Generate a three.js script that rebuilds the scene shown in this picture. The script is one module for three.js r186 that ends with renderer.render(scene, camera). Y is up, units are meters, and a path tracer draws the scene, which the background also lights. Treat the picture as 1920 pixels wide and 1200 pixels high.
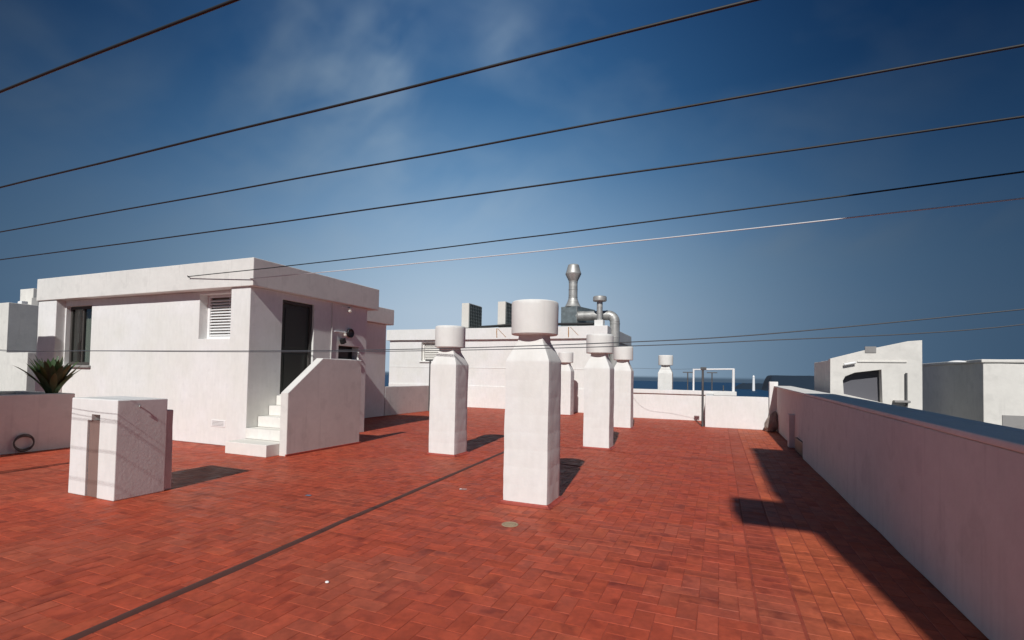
import * as THREE from 'three';
import { Brush, Evaluator, SUBTRACTION } from 'three-bvh-csg';
import { ImprovedNoise } from 'three/addons/math/ImprovedNoise.js';
import { mergeGeometries, mergeVertices } from 'three/addons/utils/BufferGeometryUtils.js';

// ------------------------------------------------------------------ camera
const renderer = new THREE.WebGLRenderer({ antialias: true });
renderer.setSize(1024, 640);
renderer.toneMapping = THREE.LinearToneMapping;
renderer.toneMappingExposure = 1.0;
renderer.shadowMap.enabled = true;
const scene = new THREE.Scene();
const camera = new THREE.PerspectiveCamera(2 * Math.atan(600 / 931) * 180 / Math.PI, 1.6, 0.05, 6000);
camera.rotation.order = 'YXZ';
camera.position.set(0, 1.6, 0);
camera.rotation.set(0.03018, 0.39692, 0.01903);
camera.setViewOffset(1920, 1200, 0, -73.5, 1920, 1200);   // shifted lens: uprights stay upright
scene.add(camera);

// ------------------------------------------------------------------ helpers for noise
function mulberry(a) { return () => { a |= 0; a = a + 0x6D2B79F5 | 0; let t = Math.imul(a ^ a >>> 15, 1 | a); t = t + Math.imul(t ^ t >>> 7, 61 | t) ^ t; return ((t ^ t >>> 14) >>> 0) / 4294967296; }; }
const perlin = new ImprovedNoise();
const N = (x, y, z) => perlin.noise(x, y, z);
const clamp = (v, a = 0, b = 1) => Math.min(b, Math.max(a, v));
const lerp = (a, b, t) => a + (b - a) * t;
const smooth = (a, b, v) => { const t = clamp((v - a) / (b - a)); return t * t * (3 - 2 * t); };
function fbm(x, y, z, o = 4) { let s = 0, a = 0.5; for (let i = 0; i < o; i++) { s += a * N(x, y, z); x *= 2.03; y *= 2.03; z *= 2.03; a *= 0.5; } return s; }

// ------------------------------------------------------------------ sky: air and thin cirrus, darkest across the sun's direction
const SUN_EL = 39 * Math.PI / 180, SKEW = 7.5 * Math.PI / 180;
const sunDir = new THREE.Vector3(Math.sin(SKEW) * Math.cos(SUN_EL), Math.sin(SUN_EL), Math.cos(SKEW) * Math.cos(SUN_EL));
function makeSky() {
  const W = 2048, H = 1024, data = new Float32Array(W * H * 4);
  const stops = [[-90, .10, .12, .15], [-2, .44, .55, .66], [0, .45, .555, .66], [7, .42, .535, .66], [11, .35, .485, .63], [16, .235, .385, .57], [22, .12, .255, .445], [29, .048, .145, .31], [36, .03, .10, .24], [60, .05, .085, .14], [90, .065, .09, .13]];
  const AZ0 = 29;
  for (let j = 0; j < H; j++) for (let i = 0; i < W; i++) {
    const phi = ((i + .5) / W - .5) * 2 * Math.PI, el = ((j + .5) / H - .5) * Math.PI;
    const c = Math.cos(el), dx = Math.cos(phi) * c, dy = Math.sin(el), dz = Math.sin(phi) * c;
    const eld = el * 180 / Math.PI;
    let k = 0; while (k < stops.length - 2 && eld > stops[k + 1][0]) k++;
    const t = clamp((eld - stops[k][0]) / (stops[k + 1][0] - stops[k][0]));
    let a = Math.atan2(dx, -dz) * 180 / Math.PI + AZ0;            // degrees to the right of the brightest sky
    if (a > 180) a -= 360;
    const right = a > 0, m = Math.abs(a);
    let g = right ? Math.exp(-Math.pow(m / 31, 2.1)) : Math.exp(-Math.pow(m / 28, 1.9));
    g = g * .87 + .13;
    g += .14 * smooth(55, 120, m);                                  // brightens again toward the sun
    const zen = smooth(45, 85, eld); g = lerp(g, .6, zen);
    const gr = Math.pow(g, 1.28), gb = Math.pow(g, .82);
    let r = lerp(stops[k][1], stops[k + 1][1], t) * gr, gg = lerp(stops[k][2], stops[k + 1][2], t) * Math.pow(g, 1.02), b = lerp(stops[k][3], stops[k + 1][3], t) * gb;
    if (dy > 0) {
      // cirrus on a high sheet
      const q = 1 / (dy + .12), px = dx * q, pz = dz * q;
      const wx = px + .35 * fbm(px * .9, pz * .9, 3.1), wz = pz + .35 * fbm(px * .9, pz * .9, 7.7);
      const A = a * c, warp = 5 * fbm(A * .05, eld * .05, 3.3, 4), fib = (deg, f, z) => { const q = deg * Math.PI / 180, al = A * Math.cos(q) + eld * Math.sin(q), ac = -A * Math.sin(q) + eld * Math.cos(q) + warp; return fbm(ac * f, al * f * .4, z, 5); };
      const f1 = fib(38, .2, 2.2), f2 = fib(-18, .22, 6.4), veil = fbm(A * .045 + 2, eld * .06, 8.8, 5);
      let w = clamp(.06 + 1.0 * veil + .7 * f2) * .5 * smooth(60, 35, Math.abs(A));
      for (const [ax, ey, sx, sy, s] of CLOUDS) { const u = (a - ax) / sx, v = (eld - ey) / sy, e = u * u + v * v; w += s * Math.exp(-e) * clamp(.42 + 1.3 * f1 + .6 * veil); }
      w = clamp(w, 0, 1) * .45 * smooth(0, 6, eld);
      const lum = .1 + .9 * g;
      r = lerp(r, .36 * lum, w); gg = lerp(gg, .47 * lum, w); b = lerp(b, .58 * lum, w);
    }
    const o = (j * W + i) * 4; data[o] = r; data[o + 1] = gg; data[o + 2] = b; data[o + 3] = 1;
  }
  const tx = new THREE.DataTexture(data, W, H, THREE.RGBAFormat, THREE.FloatType);
  tx.mapping = THREE.EquirectangularReflectionMapping; tx.magFilter = THREE.LinearFilter; tx.minFilter = THREE.LinearFilter; tx.wrapS = THREE.RepeatWrapping;
  tx.colorSpace = THREE.LinearSRGBColorSpace; tx.needsUpdate = true; return tx;
}
const CLOUDS = [[-15, 30, 8, 9, 1.1], [-8, 30, 2.6, 8, .8], [5, 34, 3.5, 3, .8], [-12, 16, 12, 5, .6], [3, 19, 9, 5, .55], [-34, 20, 12, 8, .5], [42, 14, 14, 2, .8]];
const sky = makeSky();
scene.background = sky; scene.environment = sky;

const sun = new THREE.DirectionalLight(new THREE.Color().setRGB(1, .98, .955), 4.05);
sun.shadow.radius = 1.4;
sun.position.copy(sunDir).multiplyScalar(80); sun.target.position.set(-4, 0, -8); sun.position.add(sun.target.position);
sun.castShadow = true; sun.shadow.mapSize.set(4096, 4096);
Object.assign(sun.shadow.camera, { left: -35, right: 35, top: 35, bottom: -35, near: 1, far: 200 });
scene.add(sun, sun.target);

// ------------------------------------------------------------------ textures
function makeTex(size, fn, srgb, repeat = 1) {
  const d = new Uint8Array(size * size * 4);
  for (let j = 0; j < size; j++) for (let i = 0; i < size; i++) { const c = fn(i / size, j / size); const o = (j * size + i) * 4; d[o] = clamp(c[0]) * 255; d[o + 1] = clamp(c[1]) * 255; d[o + 2] = clamp(c[2]) * 255; d[o + 3] = 255; }
  const t = new THREE.DataTexture(d, size, size); t.magFilter = THREE.LinearFilter; t.minFilter = THREE.LinearMipmapLinearFilter; t.generateMipmaps = true;
  t.wrapS = t.wrapT = THREE.RepeatWrapping; if (srgb) t.colorSpace = THREE.SRGBColorSpace; t.repeat.set(repeat, repeat); t.needsUpdate = true; return t;
}
// periodic noise on the unit square
const lat = new Float32Array(256 * 256); { const r = mulberry(77); for (let i = 0; i < lat.length; i++) lat[i] = r(); }
function pn(u, v, p, s = 0) { const x = u * p, y = v * p, i = Math.floor(x), j = Math.floor(y); let fx = x - i, fy = y - j; fx = fx * fx * (3 - 2 * fx); fy = fy * fy * (3 - 2 * fy); const L = (a, b) => lat[((((b % p + p) % p) + s * 17) % 256) * 256 + ((((a % p + p) % p) + s * 31) % 256)]; return lerp(lerp(L(i, j), L(i + 1, j), fx), lerp(L(i, j + 1), L(i + 1, j + 1), fx), fy); }
function pf(u, v, p, o, s = 0) { let r = 0, a = .5, n = 0; for (let k = 0; k < o; k++) { r += a * pn(u, v, p, s + k); n += a; a *= .5; p *= 2; if (p > 250) break; } return r / n; }
// limewash: mottled white with faint grime specks and brush marks
const plasterMap = makeTex(1024, (u, v) => {
  const m = pf(u, v, 5, 5, 1), f = pf(u, v, 40, 3, 5), br = pf(u, v * .25, 60, 2, 9);
  const s = smooth(.64, .8, pf(u, v, 24, 3, 12)) * smooth(.45, .7, m);
  const k = .965 + (m - .5) * .045 + (f - .5) * .025 + (br - .5) * .03 - s * .02;
  return [k, k * .992, k * (.972 + (m - .5) * .03)];
}, true, 1 / 3);
const wornMap = makeTex(1024, (u, v) => {
  const m = pf(u, v, 5, 5, 2), f = pf(u, v, 40, 3, 6);
  const dr = smooth(.5, .82, pf(u, .03 * v, 48, 2, 3)) * smooth(.35, .65, pf(u, v, 7, 4, 8));
  const s = smooth(.56, .76, pf(u, v, 12, 4, 14));
  const k = .955 + (m - .5) * .07 + (f - .5) * .03 - dr * .03 - s * .03;
  return [k, k * .985, k * .955];
}, true, 1 / 2.6);
const plasterBump = makeTex(1024, (u, v) => { const b = pf(u, v, 9, 3, 3) * .45 + pf(u, v, 50, 3, 4) * .4 + pf(u, v * .3, 70, 2, 7) * .15; return [b, b, b]; }, false, 1 / 1.3);
const clayMap = makeTex(1024, (u, v) => {
  const m = pf(u, v, 8, 5, 21), f = pf(u, v, 60, 3, 25), w = smooth(.6, .74, pf(u, v, 16, 4, 28)), d = smooth(.6, .78, pf(u, v, 10, 4, 33));
  const k = .88 + (m - .5) * .26 + (f - .5) * .14;
  let r = k, g = k, b = k;
  r = lerp(r, .99, w * .45); g = lerp(g, .99, w * .5); b = lerp(b, .98, w * .42);   // worn, dusty spots
  r *= 1 - .13 * d; g *= 1 - .16 * d; b *= 1 - .14 * d; return [r, g, b];
}, true, 1 / 1.7);
const clayBump = makeTex(512, (u, v) => { const b = pf(u, v, 6, 5, 41); return [b, b, b]; }, false, 1 / .5);
const clayRough = makeTex(512, (u, v) => { const b = .45 + .4 * pf(u, v, 6, 5, 44); return [b, b, b]; }, false, 1 / 2.1);
const metalMap = makeTex(512, (u, v) => { const m = pf(u, v, 7, 5, 51), k = .84 + (m - .5) * .3; return [k, k, k]; }, true, 1 / .9);
const metalRough = makeTex(512, (u, v) => { const m = .32 + .34 * pf(u, v, 9, 4, 55); return [m, m, m]; }, false, 1 / .9);

const lin = (r, g, b) => new THREE.Color().setRGB(r, g, b);
const std = (o) => new THREE.MeshStandardMaterial(o);
const M = {
  white: std({ color: lin(.785, .795, .80), map: plasterMap, bumpMap: plasterBump, bumpScale: .0022, roughness: .88 }),
  worn: std({ color: lin(.755, .765, .775), map: wornMap, bumpMap: plasterBump, bumpScale: .0025, roughness: .92 }),
  shade_panel: std({ color: lin(.10, .10, .115), roughness: .7 }),
  pale: std({ color: lin(.79, .785, .765), map: plasterMap, bumpMap: plasterBump, bumpScale: .002, roughness: .9 }),
  neighbour: std({ color: lin(.76, .76, .755), map: wornMap, bumpMap: plasterBump, bumpScale: .0025, roughness: .92 }),
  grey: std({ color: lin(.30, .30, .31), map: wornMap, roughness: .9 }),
  slot: std({ color: lin(.24, .16, .145), map: wornMap, roughness: .8 }),
  redCoat: std({ color: lin(.44, .075, .05), map: clayMap, bumpMap: clayBump, bumpScale: .002, roughness: .55 }),
  joint: std({ color: lin(.38, .064, .032), map: clayMap, roughness: .85 }),
  brick: new THREE.MeshPhysicalMaterial({ color: lin(1, 1, 1), vertexColors: true, map: clayMap, bumpMap: clayBump, bumpScale: .0016, roughness: 1, roughnessMap: clayRough, specularIntensity: .6 }),
  tar: std({ color: lin(.09, .034, .025), roughness: .7, bumpMap: clayBump, bumpScale: .003 }),
  steel: std({ color: lin(.60, .60, .57), map: metalMap, roughnessMap: metalRough, roughness: 1, metalness: .45 }),
  sheet: std({ color: lin(.26, .31, .32), map: metalMap, roughnessMap: metalRough, roughness: 1, metalness: .2 }),
  dullMetal: std({ color: lin(.16, .16, .16), map: metalMap, roughness: .6, metalness: .4 }),
  whitePaint: std({ color: lin(.78, .78, .77), roughness: .5 }),
  acCase: std({ color: lin(.72, .71, .68), roughness: .5, map: plasterMap }),
  acFin: std({ color: lin(.11, .13, .12), roughness: .6, metalness: .3 }),
  wireGuard: std({ color: lin(.28, .31, .30), roughness: .5, metalness: .3 }),
  door: std({ color: lin(.045, .05, .041), roughness: .62, bumpMap: plasterBump, bumpScale: .001 }),
  doorFrame: std({ color: lin(.05, .045, .04), roughness: .7 }),
  black: std({ color: lin(.012, .012, .012), roughness: .5 }),
  rope: std({ color: lin(.010, .012, .014), roughness: .6 }),
  ropeWhite: std({ color: lin(.6, .6, .6), roughness: .6 }),
  ropeGrey: std({ color: lin(.06, .07, .08), roughness: .6 }),
  glass: new THREE.MeshPhysicalMaterial({ color: lin(.85, .9, .88), roughness: .05, transmission: 1, thickness: 0 }),
  curtain: std({ color: lin(.30, .27, .22), roughness: .95 }),
  bulb: new THREE.MeshPhysicalMaterial({ color: lin(.9, .86, .78), roughness: .15, transmission: .5, thickness: 0 }),
  rust: std({ color: lin(.45, .22, .07), roughness: .9, map: clayMap }),
  drain: std({ color: lin(.52, .38, .24), roughness: .7, metalness: 0, map: metalMap }),
  cloth: std({ color: lin(.42, .36, .31), roughness: .95, map: clayMap, bumpMap: clayBump, bumpScale: .006 }),
  soil: std({ color: lin(.06, .045, .035), roughness: 1, map: clayMap }),
  sea: new THREE.MeshPhysicalMaterial({ color: lin(.012, .05, .115), roughness: .55, specularIntensity: .25 }),
  land: std({ color: lin(.012, .03, .055), roughness: 1, map: clayMap }),
  ground: std({ color: lin(.16, .15, .14), roughness: 1, map: wornMap }),
  hose: std({ color: lin(.10, .095, .09), roughness: .6 }),
  paper: std({ color: lin(.8, .8, .78), roughness: .9 }),
  bluePlastic: std({ color: lin(.16, .22, .33), roughness: .5 }),
};
const leafMats = [[.045, .085, .026], [.065, .11, .032], [.032, .062, .025], [.08, .09, .03]].map(c => new THREE.MeshPhysicalMaterial({ color: lin(...c), roughness: .55, side: THREE.DoubleSide }));
const dryLeaf = std({ color: lin(.22, .12, .04), roughness: .8, side: THREE.DoubleSide });

// ------------------------------------------------------------------ helpers for geometry
// uv in metres, taken from the side each face looks to
function metreUV(g) {
  if (g.index) g = g.toNonIndexed();
  const p = g.attributes.position, n = p.count, uv = new Float32Array(n * 2);
  const a = new THREE.Vector3(), b = new THREE.Vector3(), c = new THREE.Vector3(), f = new THREE.Vector3();
  for (let i = 0; i < n; i += 3) {
    a.fromBufferAttribute(p, i); b.fromBufferAttribute(p, i + 1); c.fromBufferAttribute(p, i + 2);
    f.copy(b).sub(a).cross(c.clone().sub(a)); const x = Math.abs(f.x), y = Math.abs(f.y), z = Math.abs(f.z);
    [a, b, c].forEach((v, k) => { const o = (i + k) * 2; if (y >= x && y >= z) { uv[o] = v.x; uv[o + 1] = v.z; } else if (x >= z) { uv[o] = v.z + 3.7; uv[o + 1] = v.y; } else { uv[o] = v.x; uv[o + 1] = v.y; } });
  }
  g.setAttribute('uv', new THREE.BufferAttribute(uv, 2)); return g;
}
// hand-rendered masonry: box [x0,x1]x[y0,y1]x[z0,z1] with worn round edges and faces that are not quite flat
let seedOff = 0;
function block(x0, x1, y0, y1, z0, z1, r = .018, amp = .006, step = .2) {
  const w = x1 - x0, h = y1 - y0, d = z1 - z0; r = Math.min(r, w * .3, h * .3, d * .3);
  const axis = (L) => { const n = Math.max(1, Math.min(14, Math.round((L - 2 * r) / step))), s = [0, r * .3, r]; for (let i = 1; i < n; i++) s.push(r + (L - 2 * r) * i / n); s.push(L - r, L - r * .3, L); return s; };
  const ax = axis(w), ay = axis(h), az = axis(d);
  const g0 = new THREE.BoxGeometry(1, 1, 1, ax.length - 1, ay.length - 1, az.length - 1); g0.deleteAttribute('uv'); g0.deleteAttribute('normal');
  const g = mergeVertices(g0, 1e-5), p = g.attributes.position; seedOff += 3.17;
  for (let i = 0; i < p.count; i++) {
    let x = ax[Math.round((p.getX(i) + .5) * (ax.length - 1))], y = ay[Math.round((p.getY(i) + .5) * (ay.length - 1))], z = az[Math.round((p.getZ(i) + .5) * (az.length - 1))];
    const cx = clamp(x, r, w - r), cy = clamp(y, r, h - r), cz = clamp(z, r, d - r); let dx = x - cx, dy = y - cy, dz = z - cz; const l = Math.hypot(dx, dy, dz) || 1;
    dx /= l; dy /= l; dz /= l;
    const wx = x0 + x, wy = y0 + y, wz = z0 + z, s = seedOff;
    const nse = amp * (1.2 * N(wx * 1.3 + s, wy * 1.3, wz * 1.3) + .9 * N(wx * 4.2 + s, wy * 4.2, wz * 4.2));
    p.setXYZ(i, x0 + cx + dx * (r + nse), y0 + cy + dy * (r + nse), z0 + cz + dz * (r + nse));
  }
  g.computeVertexNormals(); return metreUV(g);
}
// prism from a 2D outline (with holes) pushed along z, small worn edge
function prism(pts, depth, holes = [], bev = .006) {
  const s = new THREE.Shape(pts.map(q => new THREE.Vector2(q[0], q[1])));
  for (const h of holes) s.holes.push(new THREE.Path(h.map(q => new THREE.Vector2(q[0], q[1]))));
  const g = new THREE.ExtrudeGeometry(s, { depth: depth - 2 * bev, bevelEnabled: bev > 0, bevelThickness: bev, bevelSize: bev, bevelOffset: -bev, bevelSegments: 2, steps: 1 });
  g.translate(0, 0, bev); return g;
}
const rect = (x0, x1, y0, y1) => [[x0, y0], [x1, y0], [x1, y1], [x0, y1]];
const turnX = (g) => { g.rotateY(Math.PI / 2); return g; };          // outline x runs along -Z, depth along +X
function tube(pts, r, seg = 24, rad = 10, closed = false) { return new THREE.TubeGeometry(new THREE.CatmullRomCurve3(pts.map(q => new THREE.Vector3(...q)), closed, 'centripetal'), seg, r, rad, closed); }
function cyl(x, y0, y1, z, r0, r1 = r0, rad = 24, open = false) { const g = new THREE.CylinderGeometry(r1, r0, y1 - y0, rad, 1, open); g.translate(x, (y0 + y1) / 2, z); return g; }
function lathe(x, z, prof, rad = 40) { const g = new THREE.LatheGeometry(prof.map(q => new THREE.Vector2(q[0], q[1])), rad); g.translate(x, 0, z); return g; }
function mesh(name, g, m, parent) { const o = new THREE.Mesh(g, m); o.name = name; o.castShadow = o.receiveShadow = true; if (parent) parent.add(o); return o; }
const taken = {};
function numbered(n) { const k = taken[n] = (taken[n] ?? -1) + 1; return k ? `${n}_${String(k).padStart(3, '0')}` : n; }
function tag(o, label, category, group, kind) { o.userData.label = label; o.userData.category = category; if (group) o.userData.group = group; if (kind) o.userData.kind = kind; return o; }
function thing(name, label, category, group, [x, y, z] = [0, 0, 0], turn = 0) { const o = new THREE.Group(); o.name = numbered(name); o.position.set(x, y, z); o.rotation.y = turn; scene.add(o); return tag(o, label, category, group); }
function solo(name, g, m, label, category, group) { const o = mesh(numbered(name), g, m); scene.add(o); return tag(o, label, category, group); }
function struct(name, g, m) { const o = mesh(name, g, m); o.userData.kind = 'structure'; scene.add(o); return o; }
const clean = (gs) => mergeGeometries(gs.map(g => { g = g.index ? g.toNonIndexed() : g; for (const k of Object.keys(g.attributes)) if (!['position', 'normal', 'uv'].includes(k)) g.deleteAttribute(k); return g; }));
console.log('helpers');

// ------------------------------------------------------------------ far setting: sea, headland, town ground
{
  const g = new THREE.PlaneGeometry(6400, 2400, 1, 1); g.rotateX(-Math.PI / 2); g.translate(0, -18, -1260);
  struct('sea', metreUV(g), M.sea);
  const t = new THREE.PlaneGeometry(260, 150); t.rotateX(-Math.PI / 2); t.translate(-20, -14, -5);
  struct('ground', metreUV(t), M.ground);
  // headland: long flat-topped ridge
  const hg = new THREE.PlaneGeometry(420, 160, 160, 24); hg.rotateX(-Math.PI / 2); const p = hg.attributes.position;
  for (let i = 0; i < p.count; i++) {
    const x = p.getX(i), z = p.getZ(i), e = 1 - smooth(40, 80, Math.abs(z)), l = smooth(-208, -192, x);
    p.setY(i, -20 + e * l * (28.3 + .9 * fbm(x * .03, z * .03, 4.4) + .5 * N(x * .15, z * .15, 2)));
  }
  hg.computeVertexNormals(); hg.translate(275, 0, -1000);
  struct('headland', metreUV(hg), M.land);
  const low = new THREE.PlaneGeometry(90, 60, 40, 10); low.rotateX(-Math.PI / 2); const q = low.attributes.position;
  for (let i = 0; i < q.count; i++) { const x = q.getX(i), z = q.getZ(i); q.setY(i, -19 + smooth(-45, -20, x) * (1 - smooth(12, 29, Math.abs(z))) * (11.5 + 2 * N(x * .1, z * .1, 8))); }
  low.computeVertexNormals(); low.translate(62, 0, -1040); struct('headland_spit', metreUV(low), M.land);
  const lh = thing('lighthouse', 'tiny white tower at the tip of the dark headland across the sea', 'tower', null, [51, -20, -905]);
  mesh('shaft', lathe(0, 0, [[2.3, 0], [2.1, 10], [1.8, 24], [1.8, 24.2]]), M.whitePaint, lh);
  mesh('lantern', lathe(0, 0, [[2.2, 24.2], [2.2, 24.8], [1.3, 25], [1.3, 26.6], [.1, 27.4]]), M.whitePaint, lh);
}

// ------------------------------------------------------------------ roof terrace floor of painted clay bricks
const jointX = (z) => -3.36 + .076 * z;
{
  const base = new THREE.PlaneGeometry(20.3, 26); base.rotateX(-Math.PI / 2); base.translate(-7.9, -.0024, -9.6);
  const floor = struct('terrace_floor', metreUV(base), M.joint);
  const body = new THREE.BoxGeometry(20.2, 13.9, 25.9); body.translate(-7.9, -7.02, -9.6);
  mesh('building_body', metreUV(body), M.neighbour, floor);
  const rnd = mulberry(2024), u = .131, gap = .0026;
  const bricks = [];
  const inHouse = (x, z) => (x < -8.75 && z < -7.15 && z > -10.6) || (x < -11.3 && z < -10.6) || x < -16 || (x > -.3 && z < -17.6) || z < -21;
  function lay(x0, x1, z0, z1, kind, lim) {
    if (lim) { x0 = Math.max(x0, lim[0]); x1 = Math.min(x1, lim[1]); z0 = Math.max(z0, lim[2]); z1 = Math.min(z1, lim[3]); }
    if (x1 - x0 < .03 || z1 - z0 < .03) return; const cx = (x0 + x1) / 2, cz = (z0 + z1) / 2; if (inHouse(cx, cz)) return;
    bricks.push([x0 + gap, x1 - gap, z0 + gap, z1 - gap, kind, cx, cz]);
  }
  const limA = [-16.2, .240, -21.1, 2.2];
  const i0 = Math.floor(limA[0] / u), i1 = Math.ceil(limA[1] / u), j0 = Math.floor(limA[2] / u), j1 = Math.ceil(limA[3] / u);
  for (let i = i0 - 1; i <= i1; i++) for (let j = j0 - 1; j <= j1; j++) {
    const m = (((i - j) % 4) + 4) % 4;
    if (m === 0) lay(i * u, (i + 2) * u, j * u, (j + 1) * u, 0, limA);
    else if (m === 3) lay(i * u, (i + 1) * u, j * u, (j + 2) * u, 0, limA);
  }
  for (let j = j0; j <= j1; j++) lay(.252, .503, j * u, (j + 1) * u, 1);                               // soldier course along the wall
  for (let k = 0; k < 8; k++) for (let j = Math.floor(j0 / 2); j <= j1 / 2; j++) lay(.519 + k * u, .519 + (k + 1) * u, (2 * j + (k % 2)) * u, (2 * j + 2 + (k % 2)) * u, 2);
  const cA = [.53, .086, .038], cOr = [.55, .108, .044], cBr = [.45, .084, .041], cDk = [.46, .072, .037], cPk = [.53, .112, .06], cDust = [.49, .125, .068];
  const mixc = (a, b, t) => [lerp(a[0], b[0], t), lerp(a[1], b[1], t), lerp(a[2], b[2], t)];
  function colour(kind, x, z) {
    let c = cA; const n1 = fbm(x * .45, z * .45, 11.3, 4), n2 = fbm(x * 1.1, z * 1.1, 4.7, 3), r = rnd();
    if (kind === 1) c = mixc(cA, cBr, .8); if (kind === 2) c = [.58, .125, .05];
    c = mixc(c, cBr, clamp(.25 + n1 * 1.2) * .45);
    if (r < .14) c = mixc(c, cOr, .5 * rnd() + .1); else if (r < .26) c = mixc(c, cDk, .5 * rnd()); else if (r < .33) c = mixc(c, cBr, .6 * rnd()); else if (r < .38) c = mixc(c, cPk, .4);
    // ground-in dust in patches
    c = mixc(c, cDust, clamp(n2 * 1.6 + .12 * rnd(), 0, .6));
    const v = .965 + .07 * rnd(); return [c[0] * v, c[1] * v, c[2] * v];
  }
  function brickGeo(b) {
    const [x0, x1, z0, z1, kind, cx, cz] = b, bv = .002, h = .0006 * rnd(), tx = (rnd() - .5) * .007, tz = (rnd() - .5) * .007, jr = () => (rnd() - .5) * .004;
    const tp = [[x0 + bv + jr(), z0 + bv + jr()], [x1 - bv + jr(), z0 + bv + jr()], [x1 - bv + jr(), z1 - bv + jr()], [x0 + bv + jr(), z1 - bv + jr()]];
    const lo = [[x0, z0], [x1, z0], [x1, z1], [x0, z1]];
    const T = tp.map(q => [q[0], h + (q[0] - cx) * tx + (q[1] - cz) * tz, q[1]]), B = lo.map(q => [q[0], -.0022, q[1]]);
    const pos = [], uv = [], col = []; const ou = rnd() * 7, ov = rnd() * 7; const c = colour(kind, cx, cz);
    const tri = (...vs) => { for (const v of vs) { pos.push(...v); uv.push(v[0] + ou, v[2] + ov); col.push(...c); } };
    tri(T[0], T[2], T[1]); tri(T[0], T[3], T[2]);
    for (let k = 0; k < 4; k++) { const l = (k + 1) % 4; tri(T[k], T[l], B[l]); tri(T[k], B[l], B[k]); }
    const g = new THREE.BufferGeometry(); g.setAttribute('position', new THREE.Float32BufferAttribute(pos, 3)); g.setAttribute('uv', new THREE.Float32BufferAttribute(uv, 2)); g.setAttribute('color', new THREE.Float32BufferAttribute(col, 3)); g.computeVertexNormals(); return g;
  }
  // the 300 that show largest: nearest ones inside the view
  const cyaw = Math.cos(.39692), syaw = Math.sin(.39692);
  const score = (b) => { const x = b[5], z = b[6], fwd = -z * cyaw - x * syaw, side = x * cyaw - z * -syaw * -1; const s = x * cyaw - z * syaw; if (fwd < 2.7 || Math.abs(s / fwd) > 1.0) return 1e9; return Math.hypot(x, z); };
  const order = bricks.map((b, i) => [score(b), i]).sort((a, b) => a[0] - b[0]);
  const top = new Set(order.slice(0, 300).map(o => o[1])); const rest = [];
  bricks.forEach((b, i) => { const g = brickGeo(b); if (top.has(i)) mesh('brick', g, M.brick, floor); else rest.push(g); });
  const pav = mesh('brick_paving', mergeGeometries(rest), M.brick, floor); pav.userData.kind = 'stuff';
  console.log('bricks', bricks.length);
  // sealed joints between the roof falls: low bead of sealant with a rounded back
  function bead(name, a, b, w, h, m) {
    const n = 60, pos = [], idx = []; const dx = b[0] - a[0], dz = b[1] - a[1], L = Math.hypot(dx, dz), nx = -dz / L, nz = dx / L, prof = [[-1, -.003], [-.8, .0035], [-.35, h], [.35, h], [.8, .0035], [1, -.003]];
    for (let i = 0; i <= n; i++) { const t = i / n; for (const [s, y] of prof) { const ww = w * (.85 + .3 * N(t * L * 1.7, s * 2, 3.3 + w * 50)) * s / 2, o = .012 * N(t * L * .6, 0, 9); pos.push(a[0] + dx * t + nx * (ww + o), y + .0025 + .0015 * N(t * L * 4, s, 2), a[1] + dz * t + nz * (ww + o)); } }
    for (let i = 0; i < n; i++) for (let k = 0; k < 5; k++) { const p = i * 6 + k; idx.push(p, p + 1, p + 7, p, p + 7, p + 6); }
    const g = new THREE.BufferGeometry(); g.setAttribute('position', new THREE.Float32BufferAttribute(pos, 3)); g.setIndex(idx); g.computeVertexNormals(); return mesh(name, metreUV(g), m, floor);
  }
  bead('expansion_joint', [jointX(1.5), 1.5], [jointX(-14), -14], .1, .012, M.tar);
  bead('expansion_joint', [-7.3, -6.95], [jointX(-6.55) - .05, -6.57], .03, .006, M.joint);
  bead('expansion_joint', [-3.0, -8.72], [.2, -8.06], .035, .006, M.joint);
  const dr = thing('floor_drain', 'small round brass-coloured drain grate in the red floor before the front pillar', 'drain', null, [-2.05, .001, -4.92]);
  mesh('rim', lathe(0, 0, [[.062, 0], [.062, .006], [.084, .008], [.09, .002], [.09, 0]], 32), M.drain, dr);
  mesh('grate', lathe(0, 0, [[0.001, .003], [.06, .002]], 32), M.black, dr);
  for (let k = -3; k <= 3; k++) { const w = Math.sqrt(.058 ** 2 - (k * .016) ** 2) * 2, g = new THREE.BoxGeometry(w, .004, .007); g.translate(0, .005, k * .016); mesh('bar', g, M.drain, dr); }
}
// litter
{
  const scrap = (name, x, z, w, d, m, label, cat, turn) => { const g = new THREE.PlaneGeometry(w, d, 5, 4); g.rotateX(-Math.PI / 2); const p = g.attributes.position; for (let i = 0; i < p.count; i++) p.setY(i, .006 + .012 * Math.abs(N(p.getX(i) * 40 + x, p.getZ(i) * 40, z))); g.computeVertexNormals(); g.rotateY(turn); g.translate(x, 0, z); m.side = THREE.DoubleSide; solo(name, g, m, label, cat); };
  scrap('paper_scrap', -3.25, -6.1, .10, .03, M.paper, 'thin white paper scrap on the red bricks left of the front pillar', 'litter', .5);
  scrap('plastic_scrap', -4.83, -4.89, .07, .05, M.bluePlastic, 'small blue plastic scrap on the red bricks beyond the dark joint', 'litter', .2);
  const pg = new THREE.IcosahedronGeometry(.014, 1); pg.scale(1.2, .6, 1); pg.translate(-2.72, .009, -2.97); solo('pebble', pg, M.paper, 'small white pebble lying on the red bricks beside the dark joint', 'pebble');
}
console.log('floor');

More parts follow.
